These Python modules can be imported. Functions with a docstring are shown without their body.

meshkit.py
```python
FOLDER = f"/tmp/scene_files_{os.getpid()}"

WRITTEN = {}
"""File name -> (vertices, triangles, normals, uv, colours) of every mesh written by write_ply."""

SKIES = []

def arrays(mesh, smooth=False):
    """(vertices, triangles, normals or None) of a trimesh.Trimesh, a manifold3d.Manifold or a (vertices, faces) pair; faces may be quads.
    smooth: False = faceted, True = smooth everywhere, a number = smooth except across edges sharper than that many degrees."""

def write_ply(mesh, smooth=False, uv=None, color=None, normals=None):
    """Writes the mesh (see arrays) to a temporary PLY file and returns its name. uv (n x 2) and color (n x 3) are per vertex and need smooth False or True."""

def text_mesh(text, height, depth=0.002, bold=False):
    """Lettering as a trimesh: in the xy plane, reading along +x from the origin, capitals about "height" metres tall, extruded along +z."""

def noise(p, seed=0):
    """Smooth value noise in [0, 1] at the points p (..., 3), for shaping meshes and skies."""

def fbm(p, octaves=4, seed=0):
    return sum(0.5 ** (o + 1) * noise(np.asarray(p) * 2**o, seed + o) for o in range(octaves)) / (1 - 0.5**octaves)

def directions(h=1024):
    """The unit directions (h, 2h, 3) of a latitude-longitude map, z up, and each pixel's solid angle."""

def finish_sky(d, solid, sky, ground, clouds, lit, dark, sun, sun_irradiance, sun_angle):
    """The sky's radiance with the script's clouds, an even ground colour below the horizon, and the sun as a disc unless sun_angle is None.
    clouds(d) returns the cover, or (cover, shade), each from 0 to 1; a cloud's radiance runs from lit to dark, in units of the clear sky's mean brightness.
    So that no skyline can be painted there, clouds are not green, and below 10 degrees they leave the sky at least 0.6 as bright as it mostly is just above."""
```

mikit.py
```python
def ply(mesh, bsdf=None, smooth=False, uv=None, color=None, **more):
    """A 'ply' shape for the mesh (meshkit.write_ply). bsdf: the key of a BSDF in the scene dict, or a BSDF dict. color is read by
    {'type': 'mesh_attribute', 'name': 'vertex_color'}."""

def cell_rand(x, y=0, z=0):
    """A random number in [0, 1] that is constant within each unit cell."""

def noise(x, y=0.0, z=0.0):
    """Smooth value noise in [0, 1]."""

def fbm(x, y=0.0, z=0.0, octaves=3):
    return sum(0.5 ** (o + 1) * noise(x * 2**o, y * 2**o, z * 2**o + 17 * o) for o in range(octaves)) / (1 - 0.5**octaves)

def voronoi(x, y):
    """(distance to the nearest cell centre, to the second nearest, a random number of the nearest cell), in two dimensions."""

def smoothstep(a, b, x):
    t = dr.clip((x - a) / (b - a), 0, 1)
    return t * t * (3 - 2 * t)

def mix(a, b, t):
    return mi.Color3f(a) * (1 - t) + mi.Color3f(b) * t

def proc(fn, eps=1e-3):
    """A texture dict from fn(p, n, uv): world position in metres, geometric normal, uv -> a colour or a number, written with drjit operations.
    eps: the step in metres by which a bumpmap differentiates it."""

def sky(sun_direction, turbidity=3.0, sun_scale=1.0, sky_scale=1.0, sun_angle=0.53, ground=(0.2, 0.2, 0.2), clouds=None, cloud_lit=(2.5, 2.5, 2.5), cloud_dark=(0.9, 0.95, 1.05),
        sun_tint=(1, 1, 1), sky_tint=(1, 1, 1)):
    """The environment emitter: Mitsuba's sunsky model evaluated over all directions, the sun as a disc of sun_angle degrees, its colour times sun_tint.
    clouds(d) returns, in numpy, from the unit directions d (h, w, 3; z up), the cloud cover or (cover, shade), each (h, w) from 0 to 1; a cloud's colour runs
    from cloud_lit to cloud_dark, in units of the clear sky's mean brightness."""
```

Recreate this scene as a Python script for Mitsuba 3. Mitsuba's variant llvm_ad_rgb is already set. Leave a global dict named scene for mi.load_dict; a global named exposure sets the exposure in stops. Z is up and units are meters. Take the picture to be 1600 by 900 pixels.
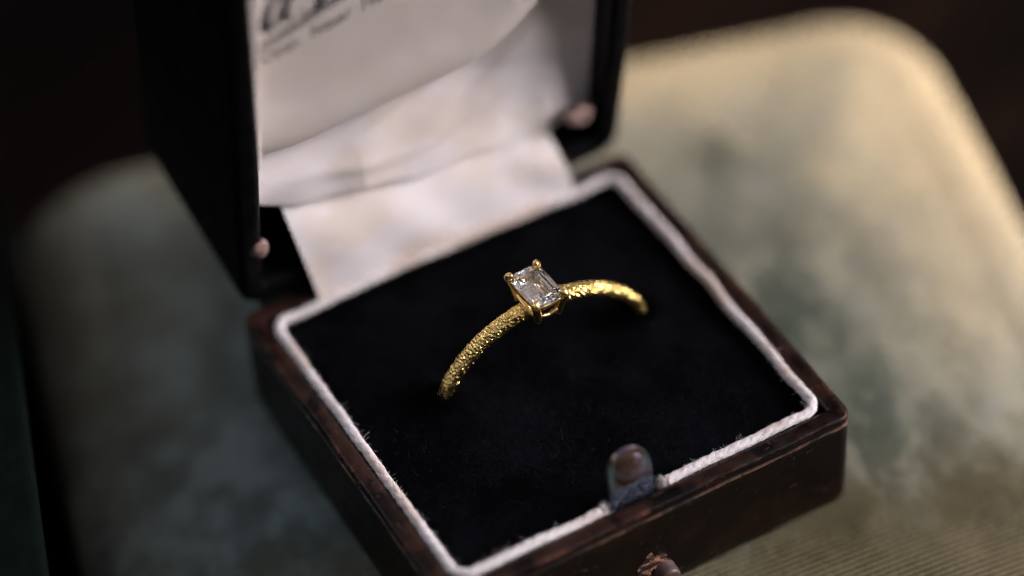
import math, numpy as np, trimesh, mitsuba as mi, drjit as dr, mikit, meshkit
from mikit import proc, noise, fbm, voronoi, smoothstep, mix
from scipy.spatial import cKDTree

T = mi.ScalarTransform4f
rng = np.random.default_rng(7)
MM = 0.001
scene, labels = {}, {}

# ------------------------------------------------------------------ camera, light, exposure
CAM = np.array([-0.06888, -0.15032, 0.21128])
TGT = np.array([0.02236323, 0.02865026, 0.0])
_d = (TGT - CAM) / np.linalg.norm(TGT - CAM)
_r = np.cross(_d, [0, 0, 1]); _r /= np.linalg.norm(_r)
_u = np.cross(_r, _d)
_ro = math.radians(-3.697)
UP = -math.sin(_ro) * _r + math.cos(_ro) * _u
scene['camera'] = {
    'type': 'thinlens', 'fov': 2 * math.degrees(math.atan(800 / 5071.8)), 'fov_axis': 'x',
    'aperture_radius': 0.0095, 'focus_distance': 0.2781, 'near_clip': 0.01, 'far_clip': 20.0,
    'to_world': T().look_at(origin=CAM.tolist(), target=TGT.tolist(), up=UP.tolist())}
exposure = 0.0


def softbox(key, direction, dist, w, h, rgb):
    d = np.array(direction, float); d /= np.linalg.norm(d)
    c = np.array([0.02, 0.02, 0.0]) + d * dist
    up = [0, 0, 1] if abs(d[2]) < 0.95 else [0, 1, 0]
    scene[key] = {'type': 'rectangle',
                  'to_world': T().look_at(origin=c.tolist(), target=[0.02, 0.02, 0.0], up=up) @ T().scale([w / 2, h / 2, 1]),
                  'bsdf': {'type': 'diffuse', 'reflectance': {'type': 'rgb', 'value': 0.5}},
                  'emitter': {'type': 'area', 'radiance': {'type': 'rgb', 'value': list(rgb)}}}
    labels[key] = {'kind': 'structure'}


softbox('window_light', (0.82, -0.40, 0.43), 0.95, 0.60, 0.62, (13.2, 12.3, 12.8))
softbox('far_fill_panel', (-0.60, 0.43, 0.68), 1.15, 0.40, 0.36, (4.2, 4.3, 4.9))  # unseen panel added for the highlight along the gold band
softbox('back_fill_panel', (0.76, 0.46, 0.44), 1.15, 0.36, 0.36, (2.0, 1.78, 1.5))  # unseen warm panel, added to brighten the stone and the right of the band
softbox('overhead_fill', (-0.22, -0.25, 1.0), 1.45, 2.6, 2.6, (0.27, 0.275, 0.33))  # added overhead fill, out of view, lifts the dark side and gem reflections

# ------------------------------------------------------------------ helpers (millimetres in, metres out)


def mesh(v, f):
    return trimesh.Trimesh(np.asarray(v, float), np.asarray(f, int), process=False)


def obj(key, m, bsdf, smooth=35, label=None, cat=None, kind=None, **kw):
    if isinstance(m, tuple):
        m = mesh(*m)
    n, base = 1, key
    while key in scene:
        key = f'{base}_{n:03d}'; n += 1
    m = m.copy(); m.vertices = np.asarray(m.vertices) * MM
    scene[key] = mikit.ply(m, bsdf, smooth=smooth, **kw)
    e = {}
    if label: e['label'] = label
    if cat: e['category'] = cat
    if kind: e['kind'] = kind
    if e: labels[key] = e
    return key


def quads(nu, nv, close_u=False, close_v=False):
    i = np.arange(nu if close_u else nu - 1)[:, None]; j = np.arange(nv if close_v else nv - 1)[None]
    a = i * nv + j; b = ((i + 1) % nu) * nv + j; c = ((i + 1) % nu) * nv + (j + 1) % nv; d = i * nv + (j + 1) % nv
    q = np.stack([a, b, c, d], -1).reshape(-1, 4)
    return np.vstack([q[:, [0, 1, 2]], q[:, [0, 2, 3]]])


def rrect(x0, y0, x1, y1, r, step):
    """points and outward normals of a rounded rectangle, counter-clockwise, starting in the middle of the front (y0) side"""
    P, N = [], []

    def seg(a, b, n):
        k = max(2, int(np.linalg.norm(np.subtract(b, a)) / step))
        for t in np.arange(k) / k:
            P.append(np.array(a) * (1 - t) + np.array(b) * t); N.append(n)

    def arc(c, a0):
        k = max(6, int(r * math.pi / 2 / step))
        for t in np.arange(k) / k:
            n = np.array([math.cos(a0 + t * math.pi / 2), math.sin(a0 + t * math.pi / 2)])
            P.append(np.array(c) + r * n); N.append(n)
    xm = (x0 + x1) / 2
    seg((xm, y0), (x1 - r, y0), (0, -1)); arc((x1 - r, y0 + r), -math.pi / 2)
    seg((x1, y0 + r), (x1, y1 - r), (1, 0)); arc((x1 - r, y1 - r), 0)
    seg((x1 - r, y1), (x0 + r, y1), (0, 1)); arc((x0 + r, y1 - r), math.pi / 2)
    seg((x0, y1 - r), (x0, y0 + r), (-1, 0)); arc((x0 + r, y0 + r), math.pi)
    seg((x0 + r, y0), (xm, y0), (0, -1))
    return np.array(P), np.array(N, float)


def sweep_profile(path, nrm, prof):
    prof = np.asarray(prof, float)
    v = np.empty((len(path), len(prof), 3))
    v[..., :2] = path[:, None] + nrm[:, None] * prof[None, :, 0:1]
    v[..., 2] = prof[None, :, 1]
    return v


def tube(points, radii, sides=16, flat=None):
    p = np.asarray(points, float); r = np.broadcast_to(radii, (len(p),))
    t = np.gradient(p, axis=0); t /= np.linalg.norm(t, axis=1, keepdims=True) + 1e-12
    ref = np.array([0, 0, 1.0]) if abs(t[len(t) // 2, 2]) < 0.9 else np.array([1.0, 0, 0])
    a = np.cross(t, ref); a /= np.linalg.norm(a, axis=1, keepdims=True) + 1e-12
    b = np.cross(t, a)
    g = np.arange(sides) * 2 * np.pi / sides
    v = p[:, None] + r[:, None, None] * (np.cos(g)[None, :, None] * a[:, None] + np.sin(g)[None, :, None] * b[:, None])
    n = len(p); V = np.vstack([v.reshape(-1, 3), p[:1], p[-1:]])
    f = quads(n, sides, close_v=True)
    j = np.arange(sides); k = (j + 1) % sides
    f = np.vstack([f, np.stack([j * 0 + n * sides, j, k], 1), np.stack([j * 0 + n * sides + 1, (n - 1) * sides + k, (n - 1) * sides + j], 1)])
    return V, f


def join(parts):
    V, F, o = [], [], 0
    for v, f in parts:
        V.append(np.asarray(v)); F.append(np.asarray(f) + o); o += len(v)
    return np.vstack(V), np.vstack(F)


def fibres(roots, dirs, lengths, radius, curl=0.6, segs=4):
    """thin curved hairs, three-sided"""
    parts = []
    for o, d, L in zip(roots, dirs, lengths):
        d = d / np.linalg.norm(d); bend = rng.normal(size=3) * curl
        s = np.linspace(0, 1, segs + 1)[:, None]
        pts = o + d * s * L + bend * (s ** 2) * L * 0.5
        v, f = tube(pts, radius * (1 - 0.7 * s[:, 0]), 3)
        parts.append((v, f))
    return join(parts)


# ------------------------------------------------------------------ materials
def principled(col, rough, **kw):
    return {'type': 'principled', 'base_color': col if isinstance(col, dict) else {'type': 'rgb', 'value': list(col)}, 'roughness': rough, **kw}


def two(b):
    return {'type': 'twosided', 'bsdf': b}


def bump(b, fn, eps, scale=1.0):
    return {'type': 'bumpmap', 'arbitrary': proc(fn, eps), 'scale': scale, 'bsdf': b}


W, D, H = 40.0, 38.6, 11.25           # ring box base, outer size in mm
PA = (0.966, -0.259); PB = (0.259, 0.966)   # axes of the velvet pad on the ground


def box_col(p, n, uv):
    x, y, z = p.x * 1000, p.y * 1000, p.z * 1000
    big = fbm(x * 0.22, y * 0.22, z * 0.22, 3)
    grain = fbm(x * 1.1, y * 3.2, z * 4.0, 4)
    c = mix((0.0026, 0.0015, 0.0014), (0.0105, 0.0040, 0.0026), smoothstep(0.35, 0.75, big * 0.6 + grain * 0.4))
    # rubbed leather: worn along the top edge of the wall and at the corners
    ed = dr.minimum(dr.minimum(x, W - x), dr.minimum(y, D - y))
    edge = dr.exp(-dr.square((z + 0.18) / 0.22)) * dr.exp(-dr.square((ed - 0.12) / 0.35)) + 0.75 * dr.exp(-dr.square((z + 1.12) / 0.09))
    cx, cy = dr.abs(x - W / 2) - W / 2 + 1.3, dr.abs(y - D / 2) - D / 2 + 1.3
    corner = smoothstep(0.0, 1.3, dr.minimum(cx, cy)) * smoothstep(-2.2, -0.1, z)
    patch = fbm(x * 0.55 + 3, y * 0.55, z * 0.9, 3)
    fine = fbm(x * 5, y * 5, z * 7, 2)
    wear = edge * smoothstep(0.47, 0.68, patch * 0.62 + fine * 0.38) + corner * smoothstep(0.4, 0.65, fine) * 0.9
    top = smoothstep(-0.1, -0.02, z) * smoothstep(0.5, 0.72, patch) * 0.12
    c = mix(c, (0.15, 0.058, 0.032), dr.clip(wear + top, 0, 1) * 0.85)
    chips = smoothstep(0.80, 0.86, noise(x * 3.1, y * 3.1, z * 3.1)) * smoothstep(0.55, 0.75, noise(x * 0.5, y * 0.5, z * 0.5 + 9))
    c = mix(c, (0.027, 0.0115, 0.008), smoothstep(-0.16, -0.05, z) * smoothstep(0.3, 0.62, patch) * (1 - dr.clip(wear, 0, 1)))
    return mix(c, (0.20, 0.13, 0.10), chips * 0.18)


def box_rough(p, n, uv):
    x, y, z = p.x * 1000, p.y * 1000, p.z * 1000
    return 0.22 + 0.3 * fbm(x * 0.9, y * 0.9, z * 0.9, 3)


def box_bump(p, n, uv):
    x, y, z = p.x * 1000, p.y * 1000, p.z * 1000
    return (0.030 * fbm(x * 4.5, y * 4.5, z * 4.5, 3) + 0.02 * fbm(x * 0.8, y * 5, z * 7, 2)) * MM


scene['m_box'] = two(bump(principled(proc(box_col), proc(box_rough), specular=0.2), box_bump, 2e-5))


def lid_col(p, n, uv):
    x, y, z = p.x * 1000, p.y * 1000, p.z * 1000
    return mix((0.0014, 0.0015, 0.0020), (0.0040, 0.0034, 0.0036), smoothstep(0.4, 0.75, fbm(x * 0.5, y * 0.5, z * 0.5, 4)))


scene['m_lid'] = two(principled(proc(lid_col), 0.45, specular=0.05))


def nap(p, n, uv):
    x, y = p.x * 1000, p.y * 1000
    return fbm(x * 0.35, y * 0.35, p.z * 350, 3) * 0.6 + fbm(x * 5, y * 5, p.z * 5000, 2) * 0.4


def black_velvet(p, n, uv):
    return mix((0.0008, 0.0009, 0.0013), (0.0032, 0.0036, 0.0050), smoothstep(0.3, 0.72, nap(p, n, uv)))


def velvet_bump(p, n, uv):
    x, y = p.x * 1000, p.y * 1000
    return (0.05 * fbm(x * 7, y * 7, p.z * 7000, 2) + 0.05 * fbm(x * 0.9, y * 0.9, p.z * 900, 2)) * MM


scene['m_black_velvet'] = two(bump(principled(proc(black_velvet), 0.95, specular=0.02, sheen=0.004), velvet_bump, 3e-5))


def satin_col(p, n, uv):
    x, y, z = p.x * 1000, p.y * 1000, p.z * 1000
    g = fbm(x * 0.16 + 5, y * 0.16, z * 0.16, 3)
    c = mix((0.75, 0.70, 0.685), (0.68, 0.60, 0.535), smoothstep(0.42, 0.70, g))
    return mix(c, (0.55, 0.485, 0.435), smoothstep(15.0, 22.0, z) * 0.85)   # printed upper part: aged tint, plus the weaker light there darkened in


def satin_bump(p, n, uv):
    x, z = p.x * 1000, p.z * 1000 + p.y * 1000
    return (0.005 * noise(x * 9, z * 1.2) + 0.04 * fbm(x * 0.5, z * 0.5, 0, 2)) * MM


scene['m_satin'] = two(bump(principled(proc(satin_col), 0.5, specular=0.35, sheen=0.25), satin_bump, 4e-5))


def cord_col(p, n, uv):
    x, y, z = p.x * 1000, p.y * 1000, p.z * 1000
    g = fbm(x * 0.28, y * 0.28 + 4, z, 3)
    c = mix((0.80, 0.735, 0.72), (0.66, 0.55, 0.48), smoothstep(0.45, 0.72, g))
    return c * (0.82 + 0.18 * smoothstep(0.25, 0.6, fbm(x * 4, y * 4, z * 4, 2)))


def cord_bump(p, n, uv):
    x, y, z = p.x * 1000, p.y * 1000, p.z * 1000
    return 0.10 * fbm(x * 9, y * 9, z * 9, 2) * MM


scene['m_cord'] = two(bump({'type': 'diffuse', 'reflectance': proc(cord_col)}, cord_bump, 2e-5))
scene['m_fuzz'] = two({'type': 'diffuse', 'reflectance': {'type': 'rgb', 'value': [0.62, 0.57, 0.56]}})
scene['m_lint'] = two({'type': 'diffuse', 'reflectance': {'type': 'rgb', 'value': [0.035, 0.038, 0.05]}})
scene['m_nap'] = two({'type': 'diffuse', 'reflectance': {'type': 'rgb', 'value': [0.005, 0.0055, 0.007]}})
scene['m_gold'] = {'type': 'twosided', 'bsdf': {'type': 'roughconductor', 'material': 'Au', 'distribution': 'ggx', 'alpha': 0.055, 'specular_reflectance': {'type': 'rgb', 'value': [1.0, 0.87, 0.72]}}}
scene['m_polished_gold'] = {'type': 'twosided', 'bsdf': {'type': 'roughconductor', 'material': 'Au', 'distribution': 'ggx', 'alpha': 0.07, 'specular_reflectance': {'type': 'rgb', 'value': [1.0, 0.86, 0.84]}}}
scene['m_diamond'] = {'type': 'dielectric', 'int_ior': 2.417, 'ext_ior': 1.0}
scene['m_ink'] = two({'type': 'diffuse', 'reflectance': {'type': 'rgb', 'value': [0.02, 0.02, 0.024]}})


def brass_col(p, n, uv):
    x, y, z = p.x * 1000, p.y * 1000, p.z * 1000
    g = fbm(x * 1.2, y * 1.2, z * 1.2, 3)
    c = mix((0.10, 0.058, 0.036), (0.14, 0.115, 0.145), smoothstep(0.4, 0.7, g))
    teal = smoothstep(1.35, 2.0, dr.abs(x - 19.05) + 1.3 * (fbm(x * 1.3 + 8, y, z * 0.9 + 3, 2) - 0.4))
    c = mix(c, (0.06, 0.26, 0.30), teal * 0.3)
    low = smoothstep(2.1, 1.2, z - 0.10 * (x - 19))
    sp = fbm(x * 8, y * 8, z * 8, 2)
    return mix(c, mix((0.012, 0.018, 0.035), (0.20, 0.25, 0.33), smoothstep(0.50, 0.74, sp)), low * 0.92)


def brass_bump(p, n, uv):
    x, y, z = p.x * 1000, p.y * 1000, p.z * 1000
    low = smoothstep(2.1, 1.2, z - 0.10 * (x - 19))
    return (0.012 + 0.10 * low) * fbm(x * 8, y * 8, z * 8, 2) * MM


def brass_rough(p, n, uv):
    z = p.z * 1000
    return 0.28 + 0.3 * smoothstep(2.1, 1.2, z - 0.10 * (p.x * 1000 - 19))


scene['m_patina'] = two(bump(principled(proc(brass_col), proc(brass_rough), metallic=0.65, specular=0.6), brass_bump, 2e-5))


def rust_col(p, n, uv):
    x, y, z = p.x * 1000, p.y * 1000, p.z * 1000
    g = fbm(x * 2.2, y * 2.2, z * 2.2, 4)
    c = mix((0.018, 0.012, 0.014), (0.13, 0.048, 0.024), smoothstep(0.38, 0.64, g))
    return mix(c, (0.36, 0.21, 0.125), smoothstep(0.50, 0.70, g) * smoothstep(-8.9, -6.3, z - 0.35 * (x - 19.8)))


scene['m_rust'] = two(principled(proc(rust_col), 0.6, specular=0.4))
scene['m_button'] = two(principled((0.10, 0.065, 0.056), 0.5, metallic=0.4))
def stud_col(p, n, uv):
    return mix((0.10, 0.06, 0.055), (0.33, 0.215, 0.185), smoothstep(0.35, 0.65, fbm(p.x * 1500, p.y * 1500, p.z * 1500, 4)))


scene['m_stud'] = two(principled(proc(stud_col), 0.55, metallic=0.3))


def pad_ab(p):
    x, y = p.x * 1000, p.y * 1000
    return x * PA[0] + y * PA[1], x * PB[0] + y * PB[1]


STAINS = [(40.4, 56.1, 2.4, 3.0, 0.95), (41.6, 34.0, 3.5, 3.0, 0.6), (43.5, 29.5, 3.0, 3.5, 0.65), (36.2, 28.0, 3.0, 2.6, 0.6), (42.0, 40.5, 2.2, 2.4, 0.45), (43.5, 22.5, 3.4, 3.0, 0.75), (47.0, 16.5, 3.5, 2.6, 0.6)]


def pad_col(p, n, uv):
    a, b = pad_ab(p)
    w1 = fbm(a * 0.07 + 3, b * 0.07, 0.5, 4)
    w2 = fbm(a * 0.16 + 11, b * 0.16 + 4, 2.5, 4)
    fine = fbm(a * 2.2, b * 2.2, 7.5, 3)
    w3 = fbm(a * 0.30 + 31, b * 0.16 + 7, 4.5, 5)
    w4 = fbm(a * 0.75 + 5, b * 0.42 + 9, 6.5, 3)
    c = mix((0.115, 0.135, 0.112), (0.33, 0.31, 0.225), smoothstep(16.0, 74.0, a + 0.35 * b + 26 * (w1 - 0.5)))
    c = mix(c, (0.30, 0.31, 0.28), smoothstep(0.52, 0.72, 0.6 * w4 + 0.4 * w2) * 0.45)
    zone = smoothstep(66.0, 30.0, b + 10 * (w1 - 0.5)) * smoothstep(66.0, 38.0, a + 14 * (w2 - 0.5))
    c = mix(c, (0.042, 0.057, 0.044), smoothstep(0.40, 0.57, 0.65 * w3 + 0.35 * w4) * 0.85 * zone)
    # old stains near the box
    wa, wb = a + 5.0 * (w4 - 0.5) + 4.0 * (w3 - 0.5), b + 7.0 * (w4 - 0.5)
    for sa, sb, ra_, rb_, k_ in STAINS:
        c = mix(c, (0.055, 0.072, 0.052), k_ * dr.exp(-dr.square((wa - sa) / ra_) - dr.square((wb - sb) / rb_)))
    # pile worn down to the tan backing towards the rim of the pad
    ed = dr.minimum(dr.minimum(68.0 - a, a + 29.0), 78.0 - b)
    worn = smoothstep(26.0, 2.0, ed + 14 * (w2 - 0.5)) * (0.22 + 0.78 * smoothstep(0.0, 35.0, a)) * smoothstep(8.0, 62.0, b + 12 * (w1 - 0.5))
    blue = smoothstep(12.0, -12.0, a + 10 * (w1 - 0.5))  # blue-grey velvet on the left, with box and lid shade darkened into it
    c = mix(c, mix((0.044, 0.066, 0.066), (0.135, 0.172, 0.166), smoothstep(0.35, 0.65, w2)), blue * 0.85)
    c = mix(c, (0.66, 0.51, 0.29), worn * 0.92)
    # bald brown ground near the front, its weave shows
    bald = smoothstep(22.0, 4.0, b + 0.02 * a + 22 * (w2 - 0.5))
    rib = 0.5 + 0.5 * dr.sin((b * 0.985 - a * 0.17) * 11.0)
    brown = mix((0.060, 0.050, 0.026), (0.155, 0.122, 0.062), smoothstep(0.3, 0.7, 0.48 * w2 + 0.22 * fine + 0.30 * rib))
    c = mix(c, brown, bald * 0.92)
    return c * (0.82 + 0.36 * fine)


def pad_bump(p, n, uv):
    a, b = pad_ab(p)
    rib = 0.5 + 0.5 * dr.sin((b * 0.985 - a * 0.17) * 11.0)
    return (0.035 * rib * smoothstep(34.0, 14.0, b) + 0.06 * fbm(a * 3, b * 3, 0, 3) + 0.3 * fbm(a * 0.25, b * 0.25, 0, 2)) * MM


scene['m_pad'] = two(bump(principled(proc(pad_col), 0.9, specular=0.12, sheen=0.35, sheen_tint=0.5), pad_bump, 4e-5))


def table_col(p, n, uv):
    x, y = p.x * 1000, p.y * 1000
    t = (x * 0.95 + y * 0.31) * 0.012; s = (y * 0.95 - x * 0.31) * 0.11
    c = mix((0.0045, 0.0025, 0.0018), (0.018, 0.0082, 0.005), smoothstep(0.3, 0.75, fbm(t, s, 1.0, 5)))
    tone_step = dr.floor((x * 0.95 + y * 0.31 + 20.0) / 92.0)          # steps in tone; the left one puts shade beside the lid into the colour
    return c * dr.select(tone_step < 1, mi.Float(0.22), dr.select(tone_step > 1, mi.Float(1.5), mi.Float(0.9)))


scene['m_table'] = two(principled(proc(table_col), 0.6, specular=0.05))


def book_col(p, n, uv):
    return mix((0.0012, 0.0028, 0.0020), (0.0032, 0.0064, 0.0048), fbm(p.x * 900, p.y * 900, p.z * 900, 4))


scene['m_book'] = two(principled(proc(book_col), 0.6, specular=0.05))
scene['m_pages'] = two({'type': 'diffuse', 'reflectance': {'type': 'rgb', 'value': [0.05, 0.045, 0.035]}})

# ------------------------------------------------------------------ the setting: table
n = 60
gx, gy = np.meshgrid(np.linspace(-1500, 1500, n), np.linspace(-1200, 1800, n), indexing='ij')
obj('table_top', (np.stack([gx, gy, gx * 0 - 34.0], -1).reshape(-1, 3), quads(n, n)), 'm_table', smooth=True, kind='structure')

# ------------------------------------------------------------------ velvet pad (rounded, softly domed box), resting on the table
pa0, pa1, pb0, pb1 = -28.6, 68.0, -85.0, 77.5
ptop, pbot = -H - 0.02, -33.99


def pad_mesh():
    m = 190
    path, nrm = rrect(pa0, pb0, pa1, pb1, 12.0, 0.9)
    prof = [(-0.5, pbot), (-0.1, pbot + 0.6), (0.0, pbot + 2)]
    prof += [(0.0, z) for z in np.linspace(pbot + 3, ptop - 9, 6)]
    R = 8.0
    for t in np.linspace(0, 1, 14):
        an = t * math.pi / 2
        prof.append((-R + R * math.cos(an) * (1 if t < 1 else 1), ptop - 2.0 - 6.8 + 6.8 * math.sin(an)))
    v = sweep_profile(path, nrm, prof)
    # from the rim roll inwards: concentric rings to the flat middle with a slow dome
    ring = path - nrm * R
    cen = np.array([(pa0 + pa1) / 2, (pb0 + pb1) / 2])
    rings = []
    for t in np.linspace(0, 1, 60)[1:]:
        q = ring * (1 - t) + cen * t
        rings.append(np.concatenate([q, np.full((len(q), 1), ptop - 2.0 * (1 - t) ** 6)], 1))
    v = np.concatenate([v, np.stack(rings, 1)], 1)
    nn = v.shape
    f = quads(nn[0], nn[1], close_u=True)
    v = v.reshape(-1, 3)
    low = meshkit.fbm(v * 0.06, 3, 3) - 0.5
    edge = np.clip((np.maximum(np.abs(v[:, 0] - cen[0]) / 47.9, np.abs(v[:, 1] - 20) / 54) - 0.62) / 0.3, 0, 1)
    v[:, 2] += low * 2.0 * edge * (v[:, 2] > -25)
    w = v.copy()
    w[:, 0] = v[:, 0] * PA[0] + v[:, 1] * PB[0]; w[:, 1] = v[:, 0] * PA[1] + v[:, 1] * PB[1]
    return w, f


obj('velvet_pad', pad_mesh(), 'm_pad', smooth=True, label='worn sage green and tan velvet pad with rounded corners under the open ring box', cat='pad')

# ------------------------------------------------------------------ dark green book at the far left edge of the picture
def plate(a0, b0, a1, b1, z0, z1, r, step=1.5):
    path, nrm = rrect(a0, b0, a1, b1, 1.5, step)
    prof = [(-6, z0), (-r, z0), (-r * .3, z0 + r * .3), (0, z0 + r), (0, z1 - r), (-r * .3, z1 - r * .3), (-r, z1), (-6, z1)]
    v = sweep_profile(path, nrm, prof); k = len(prof); nu = len(path)
    f = quads(nu, k, close_u=True); c = np.array([(a0 + a1) / 2, (b0 + b1) / 2])
    V = np.vstack([v.reshape(-1, 3), [[*c, z0], [*c, z1]]]); i = np.arange(nu); j = (i + 1) % nu
    f = np.vstack([f, np.stack([i * k, j * k, i * 0 + nu * k], 1), np.stack([j * k + k - 1, i * k + k - 1, i * 0 + nu * k + 1], 1)])
    return V, f


BU = np.array([0.312, 0.950]); BV = np.array([0.950, -0.312])   # along the book's edge / across it


def book_place(m, o):
    v, f = m; w = v.copy()
    w[:, :2] = np.array(o) + v[:, :1] * BV + v[:, 1:2] * BU
    return w, f


BO = (-26.95, 20.5)
obj('green_book', (lambda a: book_place(a, BO))(plate(-120, -60, 0, 75, -3.0, 0.0, 1.0)), 'm_book', label='dark green closed book lying at the left edge beside the velvet pad', cat='book')
obj('green_book__back_cover', book_place(plate(-120, -60, 0, 75, -33.98, -31.2, 1.0), BO), 'm_book')
obj('green_book__pages', book_place(plate(-118, -58, -2.5, 73, -31.2, -3.0, 0.3), BO), 'm_pages')

# ------------------------------------------------------------------ ring box: base
def wobble(v, s=0.05, freq=0.35, seed=1):
    for k in range(3):
        v[..., k] += (meshkit.fbm(v * freq, 3, seed + 5 * k) - 0.5) * 2 * s
    return v


path, nrm = rrect(0, 0, W, D, 1.3, 0.16)
prof = [(-1.75, -6), (-1.75, -3), (-1.75, -1.2), (-1.75, -0.5), (-1.68, -0.22), (-1.5, -0.06), (-1.2, 0.0), (-0.9, 0.02), (-0.6, 0.01), (-0.35, -0.02), (-0.17, -0.08), (-0.05, -0.18),
        (0.0, -0.34), (0.0, -0.6), (-0.03, -0.8), (-0.16, -0.9), (-0.18, -0.98), (-0.05, -1.06), (0.05, -1.14), (0.04, -1.25), (-0.03, -1.4), (-0.06, -1.8), (-0.05, -2.6), (-0.04, -4), (-0.02, -6), (0, -8), (0, -9.8), (-0.12, -10.6),
        (-0.35, -11.05), (-0.8, -11.25), (-1.75, -11.25), (-1.75, -9)]
v = sweep_profile(path, nrm, prof)
v = wobble(v, 0.07, 0.22, 1); v = wobble(v, 0.035, 1.6, 9)
v[..., 2] = np.maximum(v[..., 2], -H)
wall = (v.reshape(-1, 3), quads(*v.shape[:2], close_u=True, close_v=True))
floor = trimesh.creation.box([W - 3, D - 3, 1.5]); floor.apply_translation([W / 2, D / 2, -H + 0.9])
labels['ring_box'] = {'label': 'open antique brown ring box with white satin lid lining and black velvet cushion', 'category': 'ring box'}
obj('ring_box__base', join([wall, (floor.vertices, floor.faces)]), 'm_box', smooth=40)

# cushion
nx, ny = 250, 240
xs, ys = np.linspace(1.5, W - 1.5, nx), np.linspace(1.5, D - 1.5, ny)
gx, gy = np.meshgrid(xs, ys, indexing='ij')
RC = np.array([20.85, 20.7, -3.35]); RR = 10.47; LEAN = -0.08; YAW = -0.013


def cushion_z(x, y):
    u = np.abs(x - W / 2) / (W / 2 - 2.2); w = np.abs(y - D / 2) / (D / 2 - 2.2)
    dome = np.clip(1 - u ** 5, 0, 1) * np.clip(1 - w ** 5, 0, 1)
    z = -1.45 + 0.95 * dome
    sx = np.clip((12.4 - np.abs(x - RC[0])) / 1.2, 0, 1); sx = sx * sx * (3 - 2 * sx)
    z = z - 0.12 * np.exp(-((y - RC[1]) / 0.42) ** 2) * sx
    for ex in (-1, 1):
        dd = (x - (RC[0] + ex * 10.15)) ** 2 + (y - RC[1]) ** 2
        z = z + 0.36 * np.exp(-dd / 3.4) - 0.30 * np.exp(-dd / 0.8)
    P = np.stack([x, y, 0 * x], -1)
    return z + (meshkit.fbm(P * 0.25, 3, 4) - 0.5) * 0.30 + (meshkit.noise(P * 3.2, 6) - 0.5) * 0.05


gz = cushion_z(gx, gy)
obj('ring_box__cushion', (np.stack([gx, gy, gz], -1).reshape(-1, 3), quads(nx, ny)), 'm_black_velvet', smooth=True, label='black velvet ring cushion')

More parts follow.
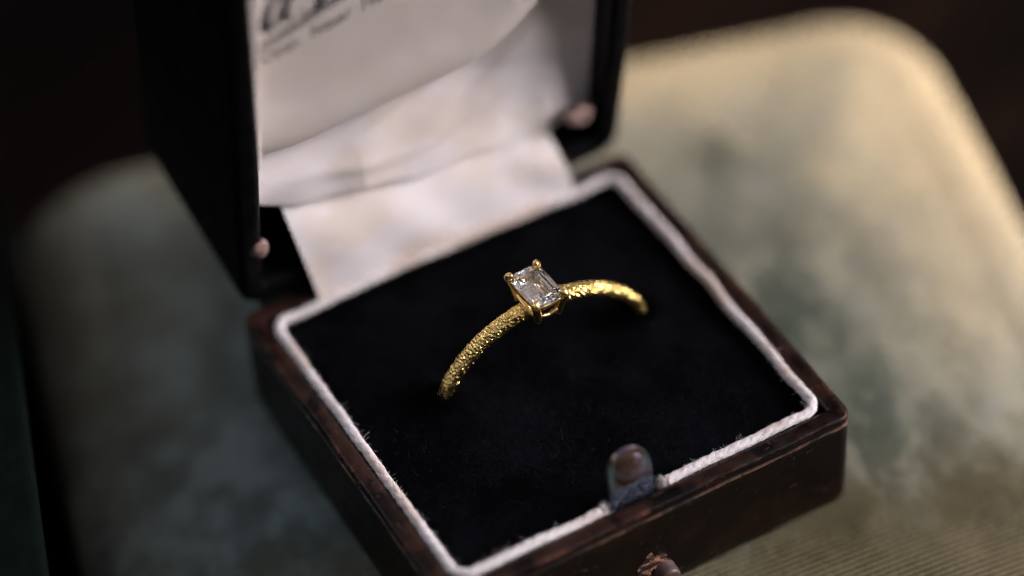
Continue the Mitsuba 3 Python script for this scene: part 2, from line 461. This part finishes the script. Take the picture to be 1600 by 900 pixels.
# white cord, twisted, from one side of the catch round to the other
cp, cn = rrect(2.22, 2.18, W - 2.22, D - 2.22, 1.5, 0.06)
x_a, x_b = 22.15, 16.0
keep = ~((cp[:, 1] < 2.5) & (cp[:, 0] < x_a) & (cp[:, 0] > x_b))
i0 = int(np.argmax(keep & (np.arange(len(cp)) > 0)))
order = np.concatenate([np.arange(i0, len(cp)), np.arange(0, i0)]); order = order[keep[order]]
cpath = np.concatenate([cp[order], np.full((len(order), 1), -0.22)], 1)
cpath += (meshkit.fbm(np.c_[cpath[:, :2] * 0.3, cpath[:, 2:] * 0], 3, 21)[:, None] - 0.5) * np.array([0.25, 0.25, 0.35])
cpath[:, 2] += 0.10 * np.sin(np.arange(len(cpath)) * 0.013)
arc = np.concatenate([[0], np.cumsum(np.linalg.norm(np.diff(cpath, axis=0), axis=1))])
sides = 48
tg = np.gradient(cpath, axis=0); tg /= np.linalg.norm(tg, axis=1, keepdims=True)
ca = np.cross(tg, [0, 0, 1.0]); ca /= np.linalg.norm(ca, axis=1, keepdims=True); cb = np.cross(ca, tg)
th = np.arange(sides) * 2 * np.pi / sides
ph = th[None] * 1.0 - arc[:, None] * 2 * np.pi / 3.6
ph = ph + 0.5 * (meshkit.noise(np.c_[arc * 0.9, arc * 0, arc * 0], 3)[:, None] - 0.5)
rad = 0.45 * (0.90 + 0.12 * np.abs(np.cos(1.5 * ph)) ** 0.8)
rad += 0.018 * np.sin(th[None] * 14 + arc[:, None] * 9.0)
P3 = np.stack([arc[:, None] + 0 * th, np.cos(th)[None] * 0.45 + 0 * arc[:, None], np.sin(th)[None] * 0.45 + 0 * arc[:, None]], -1)
rad *= 1 + 0.20 * (meshkit.fbm(P3 * 1.3, 3, 2) - 0.5) + 0.16 * (meshkit.noise(P3 * 6.5, 8) - 0.5)
endd = np.minimum(arc, arc[-1] - arc)[:, None]
rad *= np.clip(0.55 + endd / 0.25 * 0.45, 0, 1) * (1 + 0.12 * np.exp(-endd / 0.5))
cv = cpath[:, None] + rad[..., None] * (np.cos(th)[None, :, None] * ca[:, None] + 0.95 * np.sin(th)[None, :, None] * cb[:, None])
m_ = len(cpath)
cf = quads(m_, sides, close_v=True)
V = np.vstack([cv.reshape(-1, 3), cpath[:1], cpath[-1:]]); j = np.arange(sides); k = (j + 1) % sides
cf = np.vstack([cf, np.stack([j * 0 + m_ * sides, k, j], 1), np.stack([j * 0 + m_ * sides + 1, (m_ - 1) * sides + j, (m_ - 1) * sides + k], 1)])
obj('ring_box__cord', (V, cf), 'm_cord', smooth=True, label='frayed white cord edging the cushion')
# fuzz on the cord and frayed ends
ii = rng.integers(30, m_ - 30, 1800)
tt = rng.uniform(-0.3, np.pi + 0.4, 1800)
o = cpath[ii] + 0.42 * (np.cos(tt)[:, None] * ca[ii] + np.sin(tt)[:, None] * cb[ii])
dd = np.cos(tt)[:, None] * ca[ii] + np.sin(tt)[:, None] * cb[ii] + rng.normal(size=(1800, 3)) * 0.6
ln = np.clip(rng.gamma(2.0, 0.10, 1800) + 0.05, 0, 0.5)
fz = [fibres(o, dd, ln, 0.014, 0.9)]
for e, s in ((0, -1), (m_ - 1, 1)):
    q = 260
    tt = rng.uniform(0, 2 * np.pi, q); rr_ = np.sqrt(rng.uniform(0, 1, q)) * 0.42
    o = cpath[e] + rr_[:, None] * (np.cos(tt)[:, None] * ca[e] + np.sin(tt)[:, None] * cb[e])
    dd = s * tg[e] + 0.55 * rng.normal(size=(q, 3)) + 0.5 * (o - cpath[e])
    fz.append(fibres(o, dd, rng.uniform(0.15, 0.65, q), 0.028, 0.7))
obj('ring_box__cord__fuzz', join(fz), 'm_fuzz', smooth=False, kind='stuff')
# lint and nap hairs on the cushion
q = 800
lx, ly = rng.uniform(4, W - 4, q), rng.uniform(4, D - 4, q)
o = np.stack([lx, ly, cushion_z(lx, ly) - 0.02], -1)
obj('ring_box__cushion__lint', fibres(o, rng.normal(size=(q, 3)) * [1, 1, 0.35] + [0, 0, 0.45], rng.gamma(2, 0.14, q) + 0.1, 0.010, 0.9), 'm_lint', smooth=False, kind='stuff')

tt = rng.uniform(0, 2 * np.pi, 9000); rad_ = 0.35 + rng.gamma(1.5, 0.26, 9000)
sgn = np.where(np.arange(9000) % 2, 1, -1)
lx, ly = RC[0] + sgn * 10.2 + rad_ * np.cos(tt) * 1.1, RC[1] + rad_ * np.sin(tt) * 1.15
o = np.stack([lx, ly, cushion_z(lx, ly) - 0.03], -1)
obj('ring_box__cushion__nap', fibres(o, rng.normal(size=(9000, 3)) * [0.6, 0.6, 0.2] + [0, 0, 1], rng.uniform(0.4, 1.25, 9000), 0.022, 0.6), 'm_nap', smooth=False, kind='stuff')

# catch: a patinated brass tongue standing inside the front wall
nu, nv = 40, 60
uu, vv = np.meshgrid(np.linspace(-1, 1, nu), np.linspace(0, 1, nv), indexing='ij')
hw = 2.05; z0, z1 = -3.0, 4.95
zc = z1 - hw
zz = z0 + (z1 - z0) * vv
half = np.where(zz > zc, np.sqrt(np.clip(1 - ((zz - zc) / hw) ** 2, 0.0004, 1)), 1.0) * hw
xx = 19.05 + uu * half
bend = np.clip(zz - 1.6, 0, None)


def tab_y(x, z):
    y = 2.05 + 0.16 * np.clip(z, 0, None) + 0.05 * np.clip(z - 1.9, 0, None) ** 1.5
    dd = ((x - 19.05) / 1.55) ** 2 + ((z - 3.1) / 1.5) ** 2
    return y - 0.38 * np.clip(1 - dd, 0, 1) ** 0.8 * 1.0


y0 = tab_y(xx, zz)
front = np.stack([xx, y0, zz], -1).reshape(-1, 3)
back = np.stack([xx, y0 + 0.45, zz], -1).reshape(-1, 3)
fq = quads(nu, nv)
bi = np.concatenate([np.arange(nv) + 0 * nv, (np.arange(1, nu)) * nv + nv - 1, (nu - 1) * nv + np.arange(nv - 2, -1, -1), np.arange(nu - 2, 0, -1) * nv])
bj = np.roll(bi, -1); N0 = nu * nv
side = np.vstack([np.stack([bi, bj, bj + N0], 1), np.stack([bi, bj + N0, bi + N0], 1)])
obj('ring_box__catch', (np.vstack([front, back]), np.vstack([fq, fq[:, ::-1] + N0, side])), 'm_patina', smooth=50, label='tarnished brass catch tongue')

# push button on the front wall, with a crust of corrosion round it
bc = np.array([19.85, 0.0, -8.45])
bb = bc + np.array([0.75, 0, -0.25])
prof = [(0.0, -1.42), (0.5, -1.42), (0.8, -1.38), (1.0, -1.27), (1.08, -1.1), (1.1, -0.8), (1.12, 0.0), (1.3, 0.3), (0, 0.4)]
g = np.linspace(0, 2 * np.pi, 48, endpoint=False)
v = np.stack([np.stack([bb[0] + r * np.cos(g), 0 * g + y, bb[2] + r * np.sin(g)], -1) for r, y in prof], 1)
obj('ring_box__push_button', (v.reshape(-1, 3), quads(48, len(prof), close_u=True)), 'm_button', smooth=40, label='small metal push button on the front')
nr, na = 44, 160
rr_, aa = np.meshgrid(np.linspace(0.1, 1, nr), np.linspace(0, 2 * np.pi, na, endpoint=False), indexing='ij')
outl = 2.7 + 1.7 * (meshkit.fbm(np.stack([np.cos(aa) * 1.6, np.sin(aa) * 1.6, 0 * aa], -1), 4, 13) - 0.5) * 2 + 0.5 * np.exp(-((aa - 1.9) / 0.5) ** 2) + 0.55 * np.exp(-((aa - 0.9) / 0.14) ** 2)
R_ = rr_ * outl
x = bc[0] - 0.25 + R_ * np.cos(aa); z = bc[2] + 0.25 + R_ * np.sin(aa)
P = np.stack([x, 0 * x, z], -1)
hgt = (0.14 + 0.45 * np.exp(-(R_ / 1.7) ** 4)) * np.clip((1 - rr_) / 0.4, 0, 1) ** 0.8 * (0.15 + 0.6 * meshkit.fbm(P * 1.3, 3, 17)) + 0.05 * (meshkit.noise(P * 6, 3) - 0.5) * np.clip((1 - rr_) / 0.2, 0, 1)
obj('ring_box__corrosion', (np.stack([x, 0.12 - hgt, z], -1).reshape(-1, 3), quads(nr, na, close_v=True)), 'm_rust', smooth=True, label='orange rust crust round the button')

# ------------------------------------------------------------------ ring box: lid (leaning a little over the base)
AL = math.radians(-10.0); LT = 21.5
LX0, LX1, LH0, LH1 = 0.2, 39.4, 0.5, 48.0


def lid_to_world(v):
    x, h, b = v[..., 0], v[..., 1], v[..., 2]
    return np.stack([x, D + h * math.sin(AL) + b * math.cos(AL), h * math.cos(AL) - b * math.sin(AL)], -1)


path, nrm = rrect(LX0, LH0, LX1, LH1, 2.6, 0.4)
prof = [(-2.4, 18.5), (-2.4, 8), (-2.4, 2.5), (-2.38, 1.0), (-2.3, 0.4), (-2.0, 0.08), (-1.5, 0), (-0.8, 0), (-0.3, 0.08), (-0.06, 0.35), (0, 0.8), (0, 1.6), (0, 6), (0, 12), (0, 18.5), (-0.25, 19.8), (-0.9, 20.9), (-1.9, 21.4), (-3.0, 21.5)]
v = sweep_profile(path, nrm, prof); v = wobble(v, 0.06, 0.25, 31)
nu, k = v.shape[:2]
f = quads(nu, k, close_u=True); i = np.arange(nu); j = (i + 1) % nu
cc = [(LX0 + LX1) / 2, (LH0 + LH1) / 2]
V = np.vstack([v.reshape(-1, 3), [[*cc, 18.5], [*cc, 21.5]]])
f = np.vstack([f, np.stack([i * k, j * k, i * 0 + nu * k], 1), np.stack([j * k + k - 1, i * k + k - 1, i * 0 + nu * k + 1], 1)])
obj('ring_box__lid', (lid_to_world(V), f), 'm_lid', smooth=40, label='black upright lid of the ring box')

# satin lining: sloping border, recessed skirt with folds, raised panel that carries the print
SX0, SX1, SH1 = 2.45, 37.1, 45.6


def panel_sd(x, h):
    """signed distance, negative inside the printed panel"""
    cx, cy, hx, hy, r = 15.5, 36.0, 16.6, 16.4, 9.5
    ax, ay = np.abs(x - cx) - hx + r, np.abs(h - (cy + 0.07 * (x - cx))) - hy + r
    return np.hypot(np.maximum(ax, 0), np.maximum(ay, 0)) + np.minimum(np.maximum(ax, ay), 0) - r


def low_edge(x):
    return 9.6 - 4.3 * np.clip((x - 3) / 31, 0, 1.1) + 0.35 * np.sin(x * 0.55 + 0.6)


def lining_b(x, h):
    e = np.minimum(np.minimum(x - SX0, SX1 - x), SH1 - h)
    s = np.minimum(np.minimum(np.clip((x - SX0) / 0.9, 0, 1), 0.5 + 0.5 * np.clip((SX1 - x) / 6.0, 0, 1)), np.clip((SH1 - h) / 5, 0, 1))
    b = 1.2 + 2.5 * s * s * (3 - 2 * s)
    sd = panel_sd(x, h)
    t = np.clip(0.5 - sd / 9.0, 0, 1); t = t * t * (3 - 2 * t)
    b = b - 1.3 * t * np.clip((SX1 - x) / 5, 0, 1)
    b = b - 1.1 * np.exp(-(sd / np.where(sd < 0, 3.4, 2.6)) ** 2) * (0.25 + 0.75 * np.clip((SX1 - x) / 13, 0, 1)) + 0.95 * np.exp(-((sd - 4.2) / 2.2) ** 2)
    for x0_, h0_, ux_, uh_, ln_, am_ in ((9, 14, 0.95, 0.30, 5, 0.30), (17, 15.5, 0.97, 0.22, 6, -0.28), (25, 13, 0.9, 0.42, 5, 0.34), (30, 17, 0.75, 0.66, 5, -0.30), (13, 11.5, 0.98, -0.15, 6, -0.22), (22, 10, 0.98, 0.18, 5, 0.22)):
        al_ = (x - x0_) * ux_ + (h - h0_) * uh_; ac_ = -(x - x0_) * uh_ + (h - h0_) * ux_
        b = b + am_ * np.exp(-(al_ / ln_) ** 2 - (ac_ / 0.75) ** 2) * np.clip((sd - 1.5) / 2, 0, 1)
    lo = low_edge(x)
    k = np.clip((h - lo) / 9.0, 0, 1)
    b = b - 2.9 * (1 - k) ** 1.4 * np.clip((x - SX0) / 11, 0, 1) ** 0.8 * np.clip((SX1 - x) / 5, 0, 1)                                   # skirt swells forward towards its lower edge
    fold = 0.20 * np.sin(x * 0.42 + h * 0.25) + 0.07 * np.sin(x * 0.95 - h * 0.35 + 1.3)
    b = b + fold * np.clip((sd - 1) / 4, 0, 1) * np.clip(e / 6, 0, 1) * 0.8
    u = np.clip((lo + 0.9 - h) / 0.9, 0, 1)
    b = b + 3.2 * (1 - np.sqrt(np.clip(1 - u * u, 0, 1)))           # rolled hem
    return np.maximum(b, 0.35)


nx, nh = 200, 210
xs = np.linspace(SX0 - 0.02, SX1 + 0.02, nx)
X = np.repeat(xs[:, None], nh, 1)
tt = np.linspace(0, 1, nh)[None] ** 1.15
HH = low_edge(xs)[:, None] * (1 - tt) + SH1 * tt
Bq = lining_b(X, HH)
obj('ring_box__lid__lining', (lid_to_world(np.stack([X, HH, Bq], -1)).reshape(-1, 3), quads(nx, nh)), 'm_satin', smooth=True, label='white satin lid lining with raised panel')


def drape(v):
    """(x, h, lift) on the lining -> world"""
    return lid_to_world(np.stack([v[:, 0], v[:, 1], lining_b(v[:, 0], v[:, 1]) - 0.035 - 0.05 * v[:, 2]], -1))


LUP = 2.1


def stroke(pts, wid):
    p = np.asarray(pts, float); k = 40
    s = np.linspace(0, 1, len(p)); t = np.linspace(0, 1, k)
    from scipy.interpolate import CubicSpline
    p = p + [0, LUP] if p[:, 1].min() > 33 else np.c_[p[:, 0], p[:, 1] + LUP + 0.10 * (p[:, 0] - 3)]; q = CubicSpline(s, p)(t); w = 1.1 * np.interp(t, np.linspace(0, 1, len(wid)), wid)
    d = np.gradient(q, axis=0); d /= np.linalg.norm(d, axis=1, keepdims=True) + 1e-9
    nn = np.stack([-d[:, 1], d[:, 0]], -1)
    L = np.c_[q + nn * w[:, None] / 2, np.ones(k)]; R = np.c_[q - nn * w[:, None] / 2, np.ones(k)]
    L0 = np.c_[L[:, :2], np.zeros(k)]; R0 = np.c_[R[:, :2], np.zeros(k)]
    v = np.stack([L, R, R0, L0], 1)
    return v.reshape(-1, 3), quads(k, 4, close_v=True)


def fine_text(s, hgt):
    m = meshkit.text_mesh(s, hgt, 0.02)
    m = m.subdivide_to_size(0.5) if hasattr(m, 'subdivide_to_size') else m
    v = np.asarray(m.vertices); v = v.copy(); v[:, 2] = (v[:, 2] > 0.01) * 1.0
    v[:, 0] += 0.25 * v[:, 1]
    return v, np.asarray(m.faces)


ink = []
# script initials: a .  H
ink.append(stroke([(5.9, 36.6), (4.9, 35.6), (4.4, 34.0), (4.6, 33.0), (5.3, 33.2), (6.1, 34.6), (6.6, 36.4)], [0.5, 0.75, 0.85, 0.75, 0.45, 0.4, 0.4]))
ink.append(stroke([(6.9, 36.8), (6.4, 35.0), (6.2, 33.9), (6.5, 33.4), (7.1, 33.9)], [0.6, 0.7, 0.65, 0.5, 0.25]))
ink.append(stroke([(7.9, 33.35), (8.05, 33.45), (8.2, 33.5)], [0.5, 0.6, 0.5]))
ink.append(stroke([(10.6, 37.0), (9.9, 35.2), (9.3, 33.6), (8.9, 33.4)], [0.4, 0.7, 0.7, 0.3]))
ink.append(stroke([(12.4, 37.0), (11.8, 35.4), (11.5, 34.0), (12.2, 33.7)], [0.4, 0.7, 0.6, 0.25]))
ink.append(stroke([(9.4, 35.1), (10.6, 35.5), (12.2, 35.4)], [0.25, 0.35, 0.25]))
# double flourish below the initials
ink.append(stroke([(3.2, 31.2), (6.5, 31.7), (10.0, 32.6), (14, 33.9), (18, 35.6)], [0.25, 0.4, 0.45, 0.45, 0.3]))
ink.append(stroke([(3.4, 30.6), (6.8, 31.1), (10.3, 32.0), (14.3, 33.3), (18.4, 35.0)], [0.12, 0.16, 0.2, 0.2, 0.15]))
# the small line of address in an arc
xc = 3.3
for word in ('(Opp.', 'Near', 'House', 'Street)'):
    v, f = fine_text(word, 1.25)
    wd = v[:, 0].max()
    xw = xc + v[:, 0]
    arc_h = 28.8 + 0.165 * (xw - 3.3) + 0.0010 * (xw - 3.3) ** 2
    sl = 0.165 + 0.002 * (xw - 3.3)
    v = np.c_[xw - sl * v[:, 1], arc_h + LUP + v[:, 1], v[:, 2]]
    ink.append((v, f)); xc += wd + 0.75
Vi, Fi = join(ink)
obj('ring_box__lid__lettering', (drape(Vi), Fi), 'm_ink', smooth=False, label='black printed script on the satin lining')

# satin ribbon over the hinge
nx, nt = 120, 50
s, t = np.meshgrid(np.linspace(0, 1, nx), np.linspace(0, 1, nt), indexing='ij')
yl = 36.75 + 1.1 * t + 3.2 * t ** 3; zb = -0.4 + (10.2 - 3.0 * s) * (0.75 * t + 0.25 * t ** 0.6) * 1.08
xl = (7.1 - 1.3 * np.sin(t * 1.5)) * (1 - s) + (33.6 - 1.6 * t) * s
rip = 0.28 * np.sin(s * 9 + 1.0 + 2.2 * t) * np.sin(np.pi * np.clip(t * 1.1, 0, 1)) + 0.12 * np.sin(s * 23 + 4 * t)
yl = yl + rip * 0.7; zb = zb + rip * 0.3
obj('ring_box__hinge_ribbon', (np.stack([xl, yl, zb], -1).reshape(-1, 3), quads(nx, nt)), 'm_satin', smooth=True, label='white satin ribbon covering the hinge')


def blob(c, r, seed):
    m = trimesh.creation.icosphere(3); v = np.asarray(m.vertices) * np.array(r)
    v *= 1 + 0.7 * (meshkit.noise(v * 1.5 + 9, seed) - 0.5)[:, None]
    return v + np.array(c), np.asarray(m.faces)


# black leather hinge strip between base and lid
sx_, st_ = np.meshgrid(np.linspace(2.0, 33.5, 60), np.linspace(0, 1, 16), indexing='ij')
yy = D - 0.9 + 1.9 * st_ + 0.8 * np.sin(np.pi * st_); zz_ = -0.6 + 4.4 * st_
obj('ring_box__hinge_strip', (np.stack([sx_, yy, zz_], -1).reshape(-1, 3), quads(60, 16)), 'm_lid', smooth=True)

for c, r in (((2.2, 8.9, 0.15), (0.95, 1.15, 0.5)), ((34.9, 7.6, 0.7), (1.5, 1.0, 0.8))):
    v, f = blob(c, r, 3)
    obj('ring_box__hinge_stud', (lid_to_world(v), f), 'm_stud', smooth=True)

# ------------------------------------------------------------------ the ring
labels['diamond_ring'] = {'label': 'gold ring with sparkling textured band and step cut diamond standing in black velvet', 'category': 'ring'}
ra = np.array([math.cos(YAW), math.sin(YAW), 0]); rb = np.array([-math.sin(YAW) * math.sin(LEAN), math.cos(YAW) * math.sin(LEAN), math.cos(LEAN)]); rn = np.cross(ra, rb)


def band():
    nt, ns = 1500, 150
    an = np.linspace(math.radians(-12), math.radians(192), nt); ps = np.arange(ns) * 2 * np.pi / ns
    hw, ht, ex = 0.74, 0.64, 2.5
    cs, sn = np.cos(ps), np.sin(ps)
    ow = hw * np.sign(cs) * np.abs(cs) ** (2 / ex); oh = ht * np.sign(sn) * np.abs(sn) ** (2 / ex)
    tap = (0.74 + 0.26 * np.clip(np.sin(an), 0, 1) ** 0.8)[:, None]
    rad = RR + oh[None] * tap
    P = RC + rad[..., None] * (np.cos(an)[:, None, None] * ra + np.sin(an)[:, None, None] * rb) + (ow[None] * tap)[..., None] * rn
    cen = RC + RR * (np.cos(an)[:, None, None] * ra + np.sin(an)[:, None, None] * rb)
    N = P - cen; N /= np.linalg.norm(N, axis=-1, keepdims=True)
    flat = P.reshape(-1, 3)
    # dimples: cells on the surface, each pressed in as a small bowl with its own depth
    pick = flat[rng.choice(len(flat), 14000, replace=False)]
    tree = cKDTree(pick); keep = np.ones(len(pick), bool)
    for q in range(len(pick)):
        if keep[q]:
            for w in tree.query_ball_point(pick[q], 0.24):
                if w > q: keep[w] = False
    seeds = pick[keep]
    dist, idx = cKDTree(seeds).query(flat, k=2)
    depth = rng.uniform(0.4, 1.25, len(seeds))[idx[:, 0]]
    tilt = rng.normal(size=(len(seeds), 3))[idx[:, 0]]
    rel = flat - seeds[idx[:, 0]]
    hgt = -0.10 * depth * np.clip(1 - (dist[:, 0] / 0.185) ** 2, 0, 1) + 0.09 * np.einsum('ij,ij->i', tilt, rel)
    hgt += 0.016 * (meshkit.noise(flat * 9, 5) - 0.5) + 0.015 * (meshkit.noise(flat * 2.2, 6) - 0.5)
    P = P + N * hgt.reshape(nt, ns, 1)
    return P.reshape(-1, 3), quads(nt, ns, close_v=True)


obj('diamond_ring__band', band(), 'm_gold', smooth=True, label='yellow gold band with hammered glitter texture')

# stone and setting share a frame: x across, y along the stone, z up
SC = np.array([20.12, 19.65, 9.50]); SR = math.radians(2.0); ST = math.radians(-2.5)
Rz = np.array([[math.cos(SR), -math.sin(SR), 0], [math.sin(SR), math.cos(SR), 0], [0, 0, 1]])
Rx = np.array([[1, 0, 0], [0, math.cos(ST), -math.sin(ST)], [0, math.sin(ST), math.cos(ST)]])


def setw(v):
    return np.asarray(v, float) @ (Rz @ Rx).T + SC


GW, GL, GC = 1.58, 2.38, 0.78


def octo(o, z):
    w, l, c = GW - o, GL - o, max(GC - 0.586 * o, 0.03)
    return [(sx * (w - cx), sy * (l - cy), z) for sx in (-1, 1) for sy in (-1, 1) for cx, cy in ((0, c), (c, 0))]


pts = octo(0, 0.0) + octo(0, 0.07) + octo(0.266, 0.25) + octo(0.46, 0.35) + octo(0.74, 0.44)
pts += octo(0.323, -0.477) + octo(0.743, -1.039) + octo(1.059, -1.273) + [(0, 0.81, -1.58), (0, -0.81, -1.58)]
hull = trimesh.convex.convex_hull(np.array(pts))
obj('diamond_ring__diamond', (setw(hull.vertices), hull.faces), 'm_diamond', smooth=False, label='clear step cut rectangular diamond with clipped corners')


def rail(w, l, c, z, rx, rz, key):
    path, nrm = rrect(-w, -l, w, l, c, 0.06)
    prof = [(rx * math.cos(t), z + rz * math.sin(t)) for t in np.linspace(0, 2 * np.pi, 14, endpoint=False)]
    v = sweep_profile(path, nrm, prof)
    return v.reshape(-1, 3), quads(*v.shape[:2], close_u=True, close_v=True)


def dished_rail(w, l, c, z, rx, rz, dip):
    v, f = rail(w, l, c, z, rx, rz, '')
    ang = np.maximum(np.abs(v[:, 0]) / w, np.abs(v[:, 1]) / l)
    mid = np.clip(1 - np.minimum(np.abs(v[:, 0]) / w, np.abs(v[:, 1]) / l), 0, 1)
    v[:, 2] -= dip * mid ** 1.2
    return v, f


labels['diamond_ring__setting'] = {'label': 'polished gold claw setting'}
upper = dished_rail(GW - 0.14, GL - 0.14, 0.72, -0.30, 0.13, 0.22, 0.12)
lower = dished_rail(GW - 0.40, GL - 0.50, 0.62, -1.62, 0.20, 0.22, 0.22)
pl = trimesh.creation.box([1.2, 1.4, 0.3]); pl = pl.subdivide().subdivide(); pl.apply_translation([0.35, 0.0, -1.75])
obj('diamond_ring__setting__upper_rail', (setw(upper[0]), upper[1]), 'm_polished_gold', smooth=True)
obj('diamond_ring__setting__lower_rail', (setw(lower[0]), lower[1]), 'm_polished_gold', smooth=True)
for sx in (-1, 1):
    for sy in (-1, 1):
        x, y = sx * (GW - 0.30), sy * (GL - 0.30)
        ux, uy = sx * 0.70, sy * 0.71
        pts = [(x * 0.80, y * 0.80, -2.15), (x * 0.88, y * 0.88, -1.5), (x * 0.95, y * 0.95, -0.9), (x + 0.10 * ux, y + 0.10 * uy, -0.35), (x + 0.24 * ux, y + 0.24 * uy, 0.0), (x + 0.24 * ux, y + 0.24 * uy, 0.16),
               (x + 0.12 * ux, y + 0.12 * uy, 0.28), (x - 0.08 * ux, y - 0.08 * uy, 0.34), (x - 0.22 * ux, y - 0.22 * uy, 0.36)]
        from scipy.interpolate import CubicSpline
        s = np.linspace(0, 1, len(pts)); t = np.linspace(0, 1, 40)
        P = CubicSpline(s, np.array(pts))(t)
        r = np.interp(t, [0, 0.3, 0.55, 0.75, 0.9, 0.97, 1], [0.34, 0.38, 0.37, 0.31, 0.24, 0.16, 0.05])
        v, f = tube(P, r, 24)
        v += (meshkit.noise(v * 4 + 30, 5)[:, None] - 0.5) * 0.04
        obj('diamond_ring__setting__claw', (setw(v), f), 'm_polished_gold', smooth=True)
# short collars where the band meets the setting
for sx in (-1, 1):
    an = math.pi / 2 - sx * np.linspace(0.13, 0.20, 8)
    P = RC + (RR + 0.05) * (np.cos(an)[:, None] * ra + np.sin(an)[:, None] * rb)
    v, f = tube(P, np.interp(np.linspace(0, 1, 8), [0, 0.5, 1], [0.62, 0.80, 0.74]), 24)
    obj('diamond_ring__setting__collar', (v, f), 'm_polished_gold', smooth=True)
